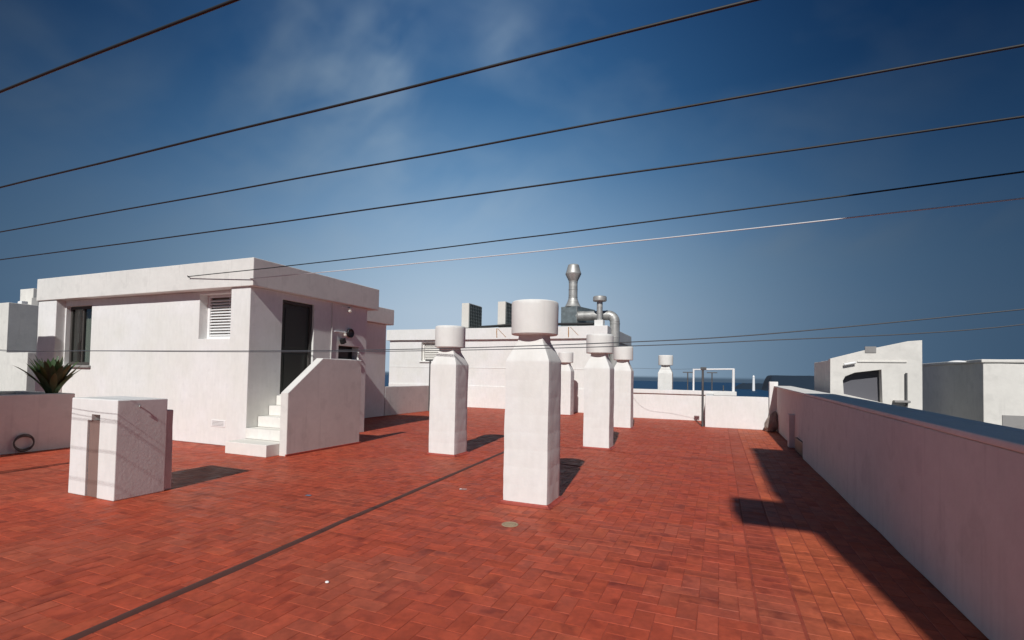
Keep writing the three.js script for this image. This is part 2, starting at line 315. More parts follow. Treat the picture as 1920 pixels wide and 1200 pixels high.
// ------------------------------------------------------------------ stairwell house
{
  const h = thing('stairwell_house', 'white flat-roofed stairwell house with dark door, louvred window and overhanging roof slab', 'building', null, [-8.68, 0, -7.12]);
  const ox = 8.68, oz = 7.12, put = (name, g, m, par = h) => { g.translate(ox, 0, oz); return mesh(name, g, m, par); };
  const front = prism(rect(-15.52, -9.2, 0, 3.258), .22, [rect(-15.46, -14.36, 1.62, 3.12), rect(-10.43, -9.235, 2.23, 3.2)]); front.translate(0, 0, -7.5);
  put('front_wall', metreUV(front), M.white);
  put('pier', block(-16.32, -15.5, 0, 3.258, -7.6, -7.085), M.white);
  put('pier', block(-9.225, -8.683, 0, 3.258, -7.52, -7.1, .006, .001), M.white);
  const side = turnX(prism(rect(7.104, 10.67, 0, 3.258), .22, [rect(7.9, 8.8, 1.06, 3.12), rect(9.63, 10.37, 1.90, 2.23)])); side.translate(-8.9, 0, 0);
  put('side_wall', metreUV(side), M.white);
  put('back_wall', block(-16.3, -8.9, 0, 3.258, -10.66, -10.44), M.white);
  put('end_wall', block(-16.3, -16.08, 0, 3.258, -10.44, -7.6), M.white);
  const roof = put('roof_slab', block(-16.34, -8.56, 3.262, 3.83, -11.0, -7.045, .018, .006, .5), M.worn);
  put('roof_screed', block(-16.0, -8.9, 3.80, 3.845, -10.6, -7.4), M.grey, roof);
  // louvred window
  const lv = put('louvre_window', metreUV(prism(rect(-10.43, -9.235, 2.232, 3.198), .05, [rect(-10.36, -9.3, 2.30, 3.15)], .004).translate(0, 0, -7.52)), M.whitePaint);
  for (let k = 0; k < 13; k++) { const g = new THREE.BoxGeometry(1.07, .012, .075); g.rotateX(.62); g.translate(-9.83, 2.335 + k * .0625, -7.505); put('slat', g, M.whitePaint, lv); }
  put('mullion', new THREE.BoxGeometry(.03, .86, .02).translate(-9.83, 2.725, -7.545), M.whitePaint, lv);
  put('backing', new THREE.BoxGeometry(1.19, .96, .02).translate(-9.83, 2.715, -7.60), M.curtain, lv);
  // glazed window at the far end
  const wf = put('window', prism(rect(-15.46, -14.36, 1.622, 3.118), .06, [rect(-15.39, -14.93, 1.70, 3.05), rect(-14.88, -14.43, 1.70, 3.05)], .004).translate(0, 0, -7.44), M.doorFrame);
  for (const [a, b] of [[-15.39, -14.93], [-14.88, -14.43]]) put('pane', new THREE.BoxGeometry(b - a, 1.35, .006).translate((a + b) / 2, 2.375, -7.41), M.glass, wf);
  { const g = new THREE.PlaneGeometry(.34, 1.3, 24, 1); const p = g.attributes.position; for (let i = 0; i < p.count; i++) p.setZ(i, .025 * Math.sin(p.getX(i) * 70)); g.computeVertexNormals(); M.curtain.side = THREE.DoubleSide; put('curtain', g.translate(-15.12, 2.35, -7.6), M.curtain, wf); }
  put('window_sill', block(-15.5, -14.3, 1.56, 1.615, -7.4, -7.22), M.grey);
  // door on the shaded side
  const fr = put('door_frame', turnX(prism([[7.905, 1.065], [7.905, 3.115], [8.795, 3.115], [8.795, 1.065], [8.73, 1.065], [8.73, 3.05], [7.97, 3.05], [7.97, 1.065]], .09, [], .004)).translate(-8.82, 0, 0), M.doorFrame);
  const dg = new THREE.BoxGeometry(.04, 1.97, .75); dg.translate(-8.80, 2.055, -8.35); const door = put('door', dg, M.door);
  for (const [y0, y1] of [[1.2, 1.95], [2.1, 2.95]]) put('panel', block(-8.783, -8.768, y0, y1, -8.64, -8.06, .006, 0), M.door, door);
  put('handle', tube([[-8.78, 2.02, -8.66], [-8.74, 2.02, -8.66], [-8.73, 2.02, -8.57]], .009, 12, 8), M.dullMetal, door);
  put('threshold', block(-8.90, -8.64, 1.052, 1.075, -8.80, -7.90), M.worn);
  // small vent grille low on the sunny wall
  const vg = put('vent_grille', block(-9.92, -9.50, .38, .52, -7.285, -7.27, .004, 0), M.whitePaint); for (let k = 0; k < 4; k++) put('slot', new THREE.BoxGeometry(.34, .008, .004).translate(-9.71, .41 + k * .028, -7.2685), M.grey, vg);
  // niche lining
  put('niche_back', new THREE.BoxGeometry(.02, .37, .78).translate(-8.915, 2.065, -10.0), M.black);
  put('hook', tube([[-10.42, 3.53, -7.05], [-10.42, 3.53, -7.0], [-10.42, 3.56, -6.985]], .008, 10, 6), M.black);
}
// annex behind the house
{
  const a = thing('annex', 'lower white annex with its own roof slab behind the stairwell house', 'building', null, [-11.2, 0, -11]);
  const T = g => g.translate(11.2, 0, 11);
  mesh('wall', T(block(-14.5, -11.2, 0, 3.30, -14.85, -11.02)), M.white, a);
  mesh('roof_slab', T(block(-14.6, -11.02, 3.304, 3.87, -15.05, -11.02)), M.worn, a);
}
// stair
{
  const s = thing('staircase', 'white masonry staircase with slanted parapet leading up to the dark door', 'stairs', null, [-7.5, 0, -6.95]);
  const T = g => g.translate(7.5, 0, 6.95);
  const tops = [.225, .435, .645, .85, 1.055], fr = [-6.64, -7.08, -7.36, -7.62, -7.80], x0 = -8.672, x1 = -7.585;
  for (let k = 0; k < 5; k++) { const y0 = k ? tops[k - 1] + .003 : 0; mesh(k === 4 ? 'landing' : 'step', T(block(k ? x0 + .004 : x0 + .02, x1, y0, tops[k], -8.95, fr[k], .012, .003)), M.pale, s); }
  const prof = [[6.92, 0], [8.95, 0], [8.95, 1.85], [7.78, 1.85], [6.92, 1.17]];
  const g = turnX(prism(prof, .18, [], .014)); g.translate(-7.58, 0, 0);
  mesh('parapet', T(metreUV(g)), M.worn, s);
  const skirt = turnX(prism([[6.9, 0], [8.97, 0], [8.97, .035], [6.9, .035]], .03, [], .006)); skirt.translate(-7.405, 0, 0); mesh('painted_base', T(metreUV(skirt)), M.redCoat, s);
}
// fittings on the shaded wall
{
  const lamp = thing('wall_lamp', 'small pale lamp with a bare bulb under the roof slab of the house', 'lamp', null, [-8.68, 3.1, -9.88]);
  mesh('plate', block(0, .03, .07, .11, -.22, .2, .006, 0), M.whitePaint, lamp);
  mesh('bracket', tube([[.02, .09, 0], [.09, .09, 0], [.1, .05, 0]], .012, 12, 8), M.steel, lamp);
  mesh('bulb', new THREE.SphereGeometry(.045, 16, 12).translate(.1, 0, 0), M.bulb, lamp);
  const l2 = thing('wall_lamp', 'pale horizontal lamp arm with bulb halfway up the shaded house wall', 'lamp', null, [-8.68, 2.5, -9.72]);
  mesh('arm', block(0, .03, .05, .08, -.16, .26, .006, 0), M.whitePaint, l2);
  mesh('socket', tube([[.02, .06, -.04], [.07, .06, -.04], [.08, .03, -.04]], .012, 12, 8), M.steel, l2);
  mesh('bulb', new THREE.SphereGeometry(.04, 16, 12).translate(.08, -.005, -.04), M.bulb, l2);
  const ring = thing('wall_speaker', 'round black-rimmed disc fixed on the shaded house wall', 'fitting', null, [-8.68, 2.56, -10.0]);
  const L = (p, m, n) => { const g = new THREE.LatheGeometry(p.map(q => new THREE.Vector2(...q)), 28); g.rotateZ(-Math.PI / 2); mesh(n, g, m, ring); };
  L([[.001, .02], [.07, .03], [.075, .04]], M.dullMetal, 'cone'); L([[.075, 0], [.11, .005], [.118, .05], [.10, .07], [.075, .045]], M.black, 'rim');
  const fl = thing('floodlight', 'small black tilted floodlight above the dark wall niche', 'lamp', null, [-8.68, 2.33, -9.69]);
  mesh('housing', block(.03, .12, -.06, .07, -.07, .06, .012, 0).rotateX(.4), M.black, fl); mesh('bracket', tube([[0, .06, 0], [.05, .06, 0], [.07, .0, 0]], .012, 10, 6), M.black, fl);
  solo('conduit', tube([[-8.668, 3.25, -9.36], [-8.665, 2.6, -9.37], [-8.666, 1.9, -9.36], [-8.664, 1.06, -9.38]], .010, 30, 8), M.worn, 'thin painted conduit running down the shaded wall beside the door', 'conduit');
  const mb = thing('meter_box', 'dark green-grey box set inside the niche of the shaded wall', 'meter box', null, [-8.88, 1.905, -10.0]);
  mesh('case', block(0, .09, 0, .26, -.1, .3, .006, 0), M.door, mb); mesh('lid', block(.092, .105, .03, .23, -.07, .27, .004, 0), M.doorFrame, mb);
}
console.log('house');

// ------------------------------------------------------------------ ventilation pillars
function pillarGeo(w, d, hs) {
  // square shaft, sloping shoulders, round-cornered neck
  const prof = [[1, 0]]; for (let c = 0; c < 8; c++) { const y = .03 + c * (hs - .06) / 8, t = (hs - .06) / 8, o = 1 + .0018 * N(c * 3.3, seedOff, 1.7); prof.push([o, y + .012], [o, y + t * .5], [o, y + t - .008], [.9985, y + t]); } const nb = prof.length;
  prof.push([1, hs - .012], [.985, hs + .012], [.80, hs + .13], [.63, hs + .225], [.60, hs + .255], [.585, hs + .34]);
  const n = 48, pos = [], idx = [];
  prof.forEach(([s, y], k) => {
    for (let i = 0; i < n; i++) {
      const a = i / n * Math.PI * 2 + Math.PI / 4, kk = k - nb;   // superellipse: square shaft to rounder neck
      const c = Math.cos(a), q = Math.sin(a), ex = kk < 1 ? 26 : lerp(26, 7, clamp((kk - 1) / 4));
      const rr = 1 / Math.pow(Math.pow(Math.abs(c), ex) + Math.pow(Math.abs(q), ex), 1 / ex);
      let x = c * rr * s * w / 2, z = q * rr * s * (kk > 2 ? lerp(d, w, .6) : d) / 2;
      const nse = .006 * (N(x * 3 + seedOff, y * 2.2, z * 3) + .6 * N(x * 8, y * 7 + seedOff, z * 8)); x += Math.sign(x) * nse; z += Math.sign(z) * nse;
      pos.push(x, y, z);
    }
  });
  for (let k = 0; k < prof.length - 1; k++) for (let i = 0; i < n; i++) { const a = k * n + i, b = k * n + (i + 1) % n; idx.push(a, a + n, b, b, a + n, b + n); }
  const g = new THREE.BufferGeometry(); g.setAttribute('position', new THREE.Float32BufferAttribute(pos, 3)); g.setIndex(idx);
  seedOff += 5.3; return g;
}
function crease(g, ang = .6) { // smooth normals within ang
  const ng = g.index ? g.toNonIndexed() : g; ng.computeVertexNormals(); const p = ng.attributes.position, fn = []; const map = new Map(); const a = new THREE.Vector3(), b = new THREE.Vector3(), c = new THREE.Vector3();
  for (let i = 0; i < p.count; i += 3) { a.fromBufferAttribute(p, i); b.fromBufferAttribute(p, i + 1); c.fromBufferAttribute(p, i + 2); const f = b.clone().sub(a).cross(c.clone().sub(a)).normalize(); for (let k = 0; k < 3; k++) { fn.push(f); const key = [p.getX(i + k), p.getY(i + k), p.getZ(i + k)].map(v => Math.round(v * 5e3)).join(); (map.get(key) || map.set(key, []).get(key)).push(i + k); } }
  const nn = ng.attributes.normal, ca = Math.cos(ang), s = new THREE.Vector3();
  for (const list of map.values()) for (const i of list) { s.set(0, 0, 0); for (const j of list) if (fn[i].dot(fn[j]) > ca) s.add(fn[j]); s.normalize(); nn.setXYZ(i, s.x, s.y, s.z); }
  return ng;
}
function ventPillar(label, x, z, turn = 0, base = true, y = 0, hs = 1.77) {
  const p = thing('vent_pillar', label, 'chimney', 'white ventilation pillars on the roof', [x, y, z], turn), w = .585, d = .52;
  mesh('shaft', metreUV(crease(pillarGeo(w, d, hs))), M.white, p);
  const cap = [[.001, hs + .33], [.20, hs + .33], [.288, hs + .335], [.298, hs + .345], [.30, hs + .5], [.301, hs + .7], [.297, hs + .745], [.285, hs + .757], [.1, hs + .765], [.001, hs + .766]];
  const cg = lathe(0, 0, cap, 56), q = cg.attributes.position; for (let i = 0; i < q.count; i++) { const k = 1 + .012 * N(q.getX(i) * 4 + x, q.getY(i) * 3, q.getZ(i) * 4 + z); q.setX(i, q.getX(i) * k); q.setZ(i, q.getZ(i) * k); }
  mesh('cap', metreUV(crease(cg, .7)), M.white, p);
  if (base) { const g = new THREE.CylinderGeometry(.5, .5, 1, 4); const rim = []; const sq = (a, b, yy) => [[-a, yy, -b], [a, yy, -b], [a, yy, b], [-a, yy, b]]; const r0 = sq(w / 2 + .055, d / 2 + .055, .004), r1 = sq(w / 2 + .018, d / 2 + .018, .022), r2 = sq(w / 2 + .008, d / 2 + .008, .035), r3 = sq(w / 2 - .01, d / 2 - .01, .036); const pos = []; const rings = [r0, r1, r2, r3]; for (let k = 0; k < 3; k++) for (let i = 0; i < 4; i++) { const j = (i + 1) % 4; pos.push(...rings[k][i], ...rings[k + 1][i], ...rings[k][j], ...rings[k][j], ...rings[k + 1][i], ...rings[k + 1][j]); } const bg = new THREE.BufferGeometry(); bg.setAttribute('position', new THREE.Float32BufferAttribute(pos, 3)); bg.computeVertexNormals(); mesh('painted_base', metreUV(bg), M.redCoat, p); }
  return p;
}
ventPillar('tall white vent pillar with round cap rising right behind the floor drain', -2.195, -5.97);
ventPillar('white vent pillar with round cap nearest to the masonry staircase', -4.975, -8.66);
ventPillar('white vent pillar standing beyond the drain pillar and before the pipe', -2.5, -11.06);
ventPillar('white vent pillar next to the far parapet and the large bent steel pipe', -2.79, -15.65);
ventPillar('white vent pillar standing close against the front of the far white building', -5.75, -19.35);
ventPillar('distant white vent pillar rising from behind the far parapet against the sea', -2.13, -22.0, 0, false, 0, 1.77);
// base patch darker red stain near a pillar is part of the bricks

// ------------------------------------------------------------------ squat masonry box with slot
{
  const b = thing('masonry_box', 'squat white masonry box with brown vertical slot in its sunny face', 'masonry box', null, [-7.05, 0, -3.95]);
  const T = g => g.translate(7.05, 0, 3.95);
  const body = new Brush(block(-7.56, -6.62, 0, 1.2, -4.25, -3.66, .014, .003));
  const cutA = new Brush(metreUV(new THREE.BoxGeometry(.25, .95, .2).translate(-7.075, .46, -3.66))), cutB = new Brush(metreUV(new THREE.BoxGeometry(.17, .12, .2).translate(-7.035, .95, -3.66)));
  for (const q of [body, cutA, cutB]) q.updateMatrixWorld();
  const ev = new Evaluator(); ev.useGroups = false; ev.attributes = ['position', 'normal', 'uv'];
  const r1 = ev.evaluate(body, cutA, SUBTRACTION); r1.updateMatrixWorld(); const r2 = ev.evaluate(r1, cutB, SUBTRACTION);
  mesh('box_wall', T(r2.geometry), M.white, b);
  mesh('slot_panel', T(new THREE.BoxGeometry(.235, .93, .02).translate(-7.075, .468, -3.69)), M.slot, b);
  mesh('rear_ledge', T(block(-7.3, -6.66, .0, 1.05, -4.36, -4.252)), M.worn, b);
  mesh('eye_bolt', T(tube([[-6.62, 1.12, -3.9], [-6.60, 1.13, -3.9], [-6.595, 1.11, -3.89], [-6.6, 1.09, -3.9]], .006, 14, 6)), M.steel, b);
}
// planter with a spiky plant
{
  const p = thing('planter', 'long low rendered planter wall holding a dark spiky plant', 'planter', null, [-12.6, 0, -3.6]);
  const T = g => g.translate(12.6, 0, 3.6);
  mesh('wall', T(block(-11.95, -11.7, 0, 1.06, -5.72, -3.42)), M.worn, p);
  mesh('wall', T(block(-13.6, -13.35, 0, 1.06, -5.72, -3.42)), M.worn, p);
  mesh('wall', T(block(-13.345, -11.955, 0, 1.06, -5.71, -5.48)), M.worn, p);
  mesh('wall', T(block(-13.345, -11.955, 0, 1.06, -3.67, -3.43)), M.worn, p);
  mesh('soil', T(block(-13.34, -11.96, .0, .96, -5.47, -3.68, .01, .02, .15)), M.soil, p);
  const pl = thing('spiky_plant', 'dark green spiky rosette plant growing in the low planter', 'plant', null, [-12.05, .95, -5.5]);
  const r = mulberry(5);
  for (let k = 0; k < 62; k++) {
    const a = k * 2.39996 + r() * .3, lean = .1 + .55 * Math.pow(k / 62, .8) + r() * .14, len = .6 + r() * .3, wd = .075 + r() * .03, n = 8, pos = [], idx = [];
    const hx = Math.cos(a), hz = Math.sin(a), sx = -hz, sz = hx; let x = .03, y = 0, an = lean * .6;
    for (let i = 0; i <= n; i++) { const t = i / n, w = wd * (.55 + 1.1 * t) * Math.pow(1 - t, .7) + .002; pos.push(hx * x + sx * w, y + w * .35, hz * x + sz * w, hx * x, y, hz * x, hx * x - sx * w, y + w * .35, hz * x - sz * w); x += Math.sin(an) * len / n; y += Math.cos(an) * len / n; an += lean * .11; }
    for (let i = 0; i < n; i++) for (let q = 0; q < 2; q++) { const o = i * 3 + q; idx.push(o, o + 1, o + 4, o, o + 4, o + 3); }
    const g = new THREE.BufferGeometry(); g.setAttribute('position', new THREE.Float32BufferAttribute(pos, 3)); g.setIndex(idx); g.computeVertexNormals();
    mesh('leaf', g, k > 60 ? dryLeaf : leafMats[k % 4], pl);
  }
  const c = []; for (let i = 0; i <= 90; i++) { const a = i / 90 * Math.PI * 2 * 5; c.push([-11.66 + .03 * Math.sin(i) * .3, 0.185 + (.135 + .02 * Math.sin(i * .21)) * Math.sin(a), -4.95 + .14 * Math.cos(a)]); }
  solo('hose_coil', tube(c, .011, 320, 8), M.hose, 'dark round coil of hose leaning on the foot of the planter wall', 'hose');
}
// unseen blocks added to shade the planter wall and the house's end pier
solo('added_shade_block', block(-13.6, -11.26, 0, 3.05, -3.4, -2.4), M.white, 'unseen white block added at the end of the low planter to shade it', 'masonry block');
solo('added_shade_stack', block(-16.1, -15.29, 0, 3.45, -5.75, -5.2), M.white, 'unseen white stack added to shade the house end pier', 'chimney');
console.log('objects near');

// ------------------------------------------------------------------ right boundary wall
{
  const w = thing('boundary_wall', 'long thick white boundary wall with pale coping along the side of the terrace', 'wall', null, [1.75, 0, -8]);
  const T = g => g.translate(-1.75, 0, 8);
  const near = block(1.55, 2.0, 0, 1.215, -11.58, -2.41, .02, .006, .5), far = block(1.62, 2.0, 0, 1.215, -17.55, -11.583, .02, .006, .5);
  const lift = g => { const p = g.attributes.position; for (let i = 0; i < p.count; i++) if (p.getY(i) > .6) p.setY(i, p.getY(i) + .0095 * clamp(-p.getZ(i) - 3.5, -4, 14)); return g; };
  mesh('wall_section', T(lift(near)), M.worn, w); mesh('wall_section', T(lift(far)), M.worn, w);
  const cop = block(1.543, 2.03, 1.218, 1.262, -17.55, -2.41, .012, .005, .4); mesh('coping', T(lift(cop)), M.pale, w);
  mesh('end_post', T(block(1.42, 1.66, 0, 1.52, -17.62, -17.35)), M.white, w);
  mesh('buttress', T(block(1.5, 1.63, 0, .78, -13.6, -13.3)), M.worn, w);
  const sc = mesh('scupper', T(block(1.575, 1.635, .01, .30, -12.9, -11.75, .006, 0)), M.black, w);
  const tp = new THREE.SphereGeometry(1, 48, 32), p = tp.attributes.position;
  for (let i = 0; i < p.count; i++) { let x = p.getX(i), y = p.getY(i), z = p.getZ(i); const n = 1 + .3 * fbm(x * 1.6 + 3, y * 1.6, z * 1.6, 4) + .1 * Math.abs(N(x * 5, y * 5, z * 5)), tap = 1 - .55 * clamp((y + 1) / 2); p.setXYZ(i, 1.42 + x * .24 * n * tap + .12 * clamp((y + 1) / 2), Math.max(.004, .3 + y * .32 * n), -17.05 + z * .22 * n * tap); }
  tp.computeVertexNormals(); solo('crumpled_tarp', metreUV(tp), M.cloth, 'crumpled brown tarp bundle in the corner at the end of the boundary wall', 'tarp');
}
// far parapets
{
  const a = thing('far_parapet', 'low white parapet with coping at the seaward edge, below the distant pillar', 'wall', null, [-2, 0, -19.8]);
  const T = g => g.translate(2, 0, 19.8);
  mesh('wall', T(block(-4.45, .5, 0, .965, -19.95, -19.72)), M.white, a); mesh('coping', T(block(-4.45, .56, .969, 1.12, -20.1, -19.66)), M.white, a);
  const b = thing('corner_parapet', 'plain white parapet block between the grey pole and the crumpled tarp', 'wall', null, [.5, 0, -17.5]);
  const S = g => g.translate(-.5, 0, 17.5);
  mesh('wall', S(block(-.44, 1.41, 0, 1.03, -17.66, -17.42)), M.white, b); mesh('return_wall', S(block(-.44, -.2, 0, 1.028, -19.64, -17.662)), M.white, b);
  const c = solo('side_parapet', block(-11.42, -11.2, 0, 1.06, -20.94, -14.87), M.worn, 'low shaded parapet running from the annex to the far building', 'wall');
  // poles and frame
  const pole = thing('clothes_pole', 'tall grey steel pole at the corner of the far parapet', 'pole', 'poles at the far parapet', [-.52, 0, -17.52]);
  mesh('post', cyl(0, 0, 1.9, 0, .035, .035, 16), M.dullMetal, pole); mesh('head', block(-.07, .11, 1.86, 1.95, -.05, .05, .01, 0), M.dullMetal, pole);
  const p2 = thing('clothes_pole', 'thin T-topped grey pole in front of the shaded side parapet', 'pole', 'poles at the far parapet', [-11.1, 0, -17.7]);
  mesh('post', cyl(0, 0, 2.08, 0, .035, .035, 16), M.dullMetal, p2); mesh('crossbar', block(-.22, .22, 2.08, 2.14, -.03, .03, .006, 0), M.dullMetal, p2);
  const f = thing('pipe_goalpost', 'white open pipe frame standing on the seaward parapet coping', 'frame', null, [-.2, 1.12, -20.0]);
  const bar = (n, q, r) => mesh(n, tube(q, r, 4, 10), M.whitePaint, f);
  bar('post', [[-.72, 0, 0], [-.72, .8, 0]], .035); bar('post', [[.66, 0, 0], [.66, .84, 0]], .05); bar('top_rail', [[-.75, .79, 0], [.68, .82, 0]], .03);
  for (const [x, h, lab] of [[-1.12, .66, 'thin grey post just outside the white pipe frame'], [-.27, .66, 'thin grey post within the white pipe frame by the tall pole'], [.12, .22, 'short grey stub post within the white pipe frame']]) {
    const t = thing('rail_post', lab, 'post', 'thin posts on the seaward parapet', [x, 1.12, -19.85]); mesh('post', cyl(0, 0, h, 0, .022, .022, 10), M.dullMetal, t); if (h > .5) mesh('arm', block(-.18, .18, h, h + .035, -.02, .02, .004, 0), M.dullMetal, t);
  }
  solo('sea_wire', tube([[-.55, 1.9, -17.5], [-1.4, 1.875, -17.7], [-2.5, 1.89, -17.9], [-4.4, 1.93, -20.98]], .004, 40, 6), M.ropeGrey, 'thin wire from the tall grey pole to the far building', 'wire');
}
// far building with plant on its roof
{
  const b = thing('far_building', 'broad white flat-roofed building closing the far end of the terrace', 'building', null, [-10, 0, -21]);
  const T = g => g.translate(10, 0, 21);
  const fw = prism(rect(-15.6, -4.5, 0, 3.198), .25, [rect(-13.7, -12.55, 2.17, 3.1)], .006); fw.translate(0, 0, -21.25);
  mesh('front_wall', T(metreUV(fw)), M.white, b);
  mesh('core', T(block(-15.58, -4.52, -13.98, 3.198, -27, -21.252)), M.white, b);
  const slab = mesh('roof_slab', T(block(-15.74, -4.4, 3.202, 3.74, -27.1, -20.88, .02, .008, .6)), M.white, b);
  mesh('string_course', T(block(-15.59, -4.51, 1.86, 1.885, -21.02, -20.985, .006, .002)), M.white, b);
  mesh('plinth', T(block(-15.59, -4.51, 0, 1.02, -21.06, -20.97, .008, .003)), M.white, b);
  const wn = mesh('window', T(prism(rect(-13.7, -12.55, 2.172, 3.098), .05, [rect(-13.62, -12.63, 2.24, 3.03)], .004).translate(0, 0, -21.2)), M.pale, b);
  for (let k = 0; k < 9; k++) mesh('slat', T(new THREE.BoxGeometry(.98, .012, .07).rotateX(.7).translate(-13.12, 2.29 + k * .09, -21.19)), M.pale, wn);
  mesh('sill', T(block(-13.78, -12.48, 2.10, 2.165, -21.2, -20.93)), M.white, wn);
  const stain = (x, w, h, sl) => { const pts = []; for (let i = 0; i <= 12; i++) { const t = i / 12; pts.push([x + sl * t + w * (.4 + .25 * N(t * 6, x, 1)), 3.7 - h * t]); } for (let i = 12; i >= 0; i--) { const t = i / 12; pts.push([x + sl * t - w * (.4 + .25 * N(t * 6, x, 5)), 3.7 - h * t]); } const g = prism(pts, .004, [], 0); g.translate(0, 0, -20.872); mesh('rust_stain', T(metreUV(g)), M.rust, slab); };
  stain(-9.55, .045, .42, .02); stain(-9.5, .035, .4, .42); stain(-6.1, .05, .44, 0); stain(-6.02, .03, .36, .36);
  mesh('roof_membrane', T(block(-15.4, -4.7, 3.742, 3.77, -26.8, -21.2)), M.grey, slab);

  function acUnit(label, x, z) {
    const u = thing('condenser_unit', label, 'air conditioner', 'condenser units on the far roof', [x, 3.77, z]);
    mesh('case', block(-.2, .2, .06, 1.28, -.7, .7, .015, 0), M.acCase, u);
    mesh('foot', block(-.22, .22, 0, .057, -.55, -.45, .005, 0), M.dullMetal, u); mesh('foot', block(-.22, .22, 0, .057, .45, .55, .005, 0), M.dullMetal, u);
    mesh('coil', block(.202, .222, .1, 1.24, -.67, .67, .005, 0), M.acFin, u);
    const gs = []; for (let k = 0; k <= 7; k++) gs.push(new THREE.BoxGeometry(.012, 1.14, .012).translate(.232, .67, -.66 + k * 1.32 / 7)); for (let k = 0; k <= 7; k++) gs.push(new THREE.BoxGeometry(.012, .012, 1.33).translate(.240, .11 + k * 1.12 / 7, 0));
    gs.forEach((g) => mesh('guard_bar', g, M.wireGuard, u));
  }
  acUnit('white condenser unit with dark grille behind the staircase-side vent pillar', -11.55, -22.2);
  acUnit('white condenser unit with dark grille partly behind the drain pillar cap', -9.6, -22.2);
  solo('pipe_run', tube([[-10.6, 3.83, -21.3], [-9.9, 3.86, -21.35], [-9.3, 3.9, -21.4], [-7.6, 3.9, -21.4], [-6.0, 3.88, -21.35], [-5.1, 3.86, -21.3]], .06, 40, 10), M.black, 'black insulated pipe run along the roof edge of the far building', 'pipe');

  const d = thing('extract_unit', 'galvanised duct box with tall cowled chimney on the far roof', 'duct', null, [-6.3, 3.77, -22.2]);
  const bx = block(-.42, .42, .02, .98, -1.35, .35, .012, .002); bx.rotateY(-.28); mesh('box', bx, M.sheet, d);
  const sm = new THREE.BoxGeometry(.012, .95, .05).translate(.43, .5, .33); sm.rotateY(-.28); mesh('seam', sm, M.steel, d);
  mesh('transition', lathe(0, 0, [[.40, .98], [.34, 1.06], [.26, 1.22], [.205, 1.40]], 20), M.steel, d);
  const st = mesh('stack', cyl(0, 1.39, 2.18, 0, .205, .20, 28), M.steel, d);
  for (const y of [1.42, 1.78, 2.14]) mesh('band', cyl(0, y, y + .03, 0, .213, .213, 28), M.steel, st);
  mesh('cowl', lathe(0, 0, [[.20, 2.17], [.22, 2.22], [.36, 2.50], [.365, 2.56], [.34, 2.60], [.26, 2.90], [.24, 2.95], [.16, 2.98], [.01, 2.99]], 32), M.steel, d);
  const pts = []; for (let k = 0; k <= 8; k++) { const a = k / 8 * Math.PI / 2; pts.push([-4.62 + .32 * Math.sin(a), 3.98 + .32 * Math.cos(a), -21.95]); }
  const bp = thing('bent_pipe', 'large galvanised pipe leaving the duct box and bending down beside the building', 'pipe', null, [-5.2, 4.3, -21.95]);
  const U = g => g.translate(5.2, -4.3, 21.95);
  mesh('run', U(tube([[-5.95, 4.3, -21.95], [-5.3, 4.3, -21.95], [-4.62, 4.3, -21.95]], .215, 8, 26)), M.steel, bp);
  const el = mesh('elbow', U(tube(pts, .216, 20, 26)), M.steel, bp);
  mesh('drop', U(tube([[-4.3, 3.98, -21.95], [-4.3, 2, -21.95], [-4.3, 0, -21.95]], .215, 8, 26)), M.steel, bp);
  const rg = (n, g) => mesh(n, U(g), M.steel, bp);
  for (const y of [3.9, 3.3, 2.6, 1.9]) rg('band', cyl(-4.3, y, y + .04, -21.95, .226, .226, 28));
  for (const x of [-5.7, -5.0, -4.66]) { const g = new THREE.CylinderGeometry(.226, .226, .04, 28); g.rotateZ(Math.PI / 2); g.translate(x, 4.3, -21.95); rg('band', g); }
  { const g = new THREE.CylinderGeometry(.19, .235, .12, 26); g.rotateZ(Math.PI / 2); g.translate(-5.99, 4.3, -21.95); rg('end_cap', g); }
  const mv = thing('mushroom_vent', 'small galvanised mushroom vent on a white stub beside the bent pipe', 'vent', null, [-4.85, 3.4, -21.35]);
  mesh('stub', block(-.19, .19, .345, .62, -.19, .19), M.white, mv);
  mesh('stem', cyl(0, .62, 1.45, 0, .125, .125, 24), M.steel, mv); mesh('collar', cyl(0, .9, 1.02, 0, .13, .13, 24), M.steel, mv);
  mesh('hat', lathe(0, 0, [[.12, 1.43], [.28, 1.45], [.295, 1.47], [.295, 1.63], [.27, 1.66], [.05, 1.70], [.001, 1.70]], 30), M.steel, mv);
}
console.log('far building');

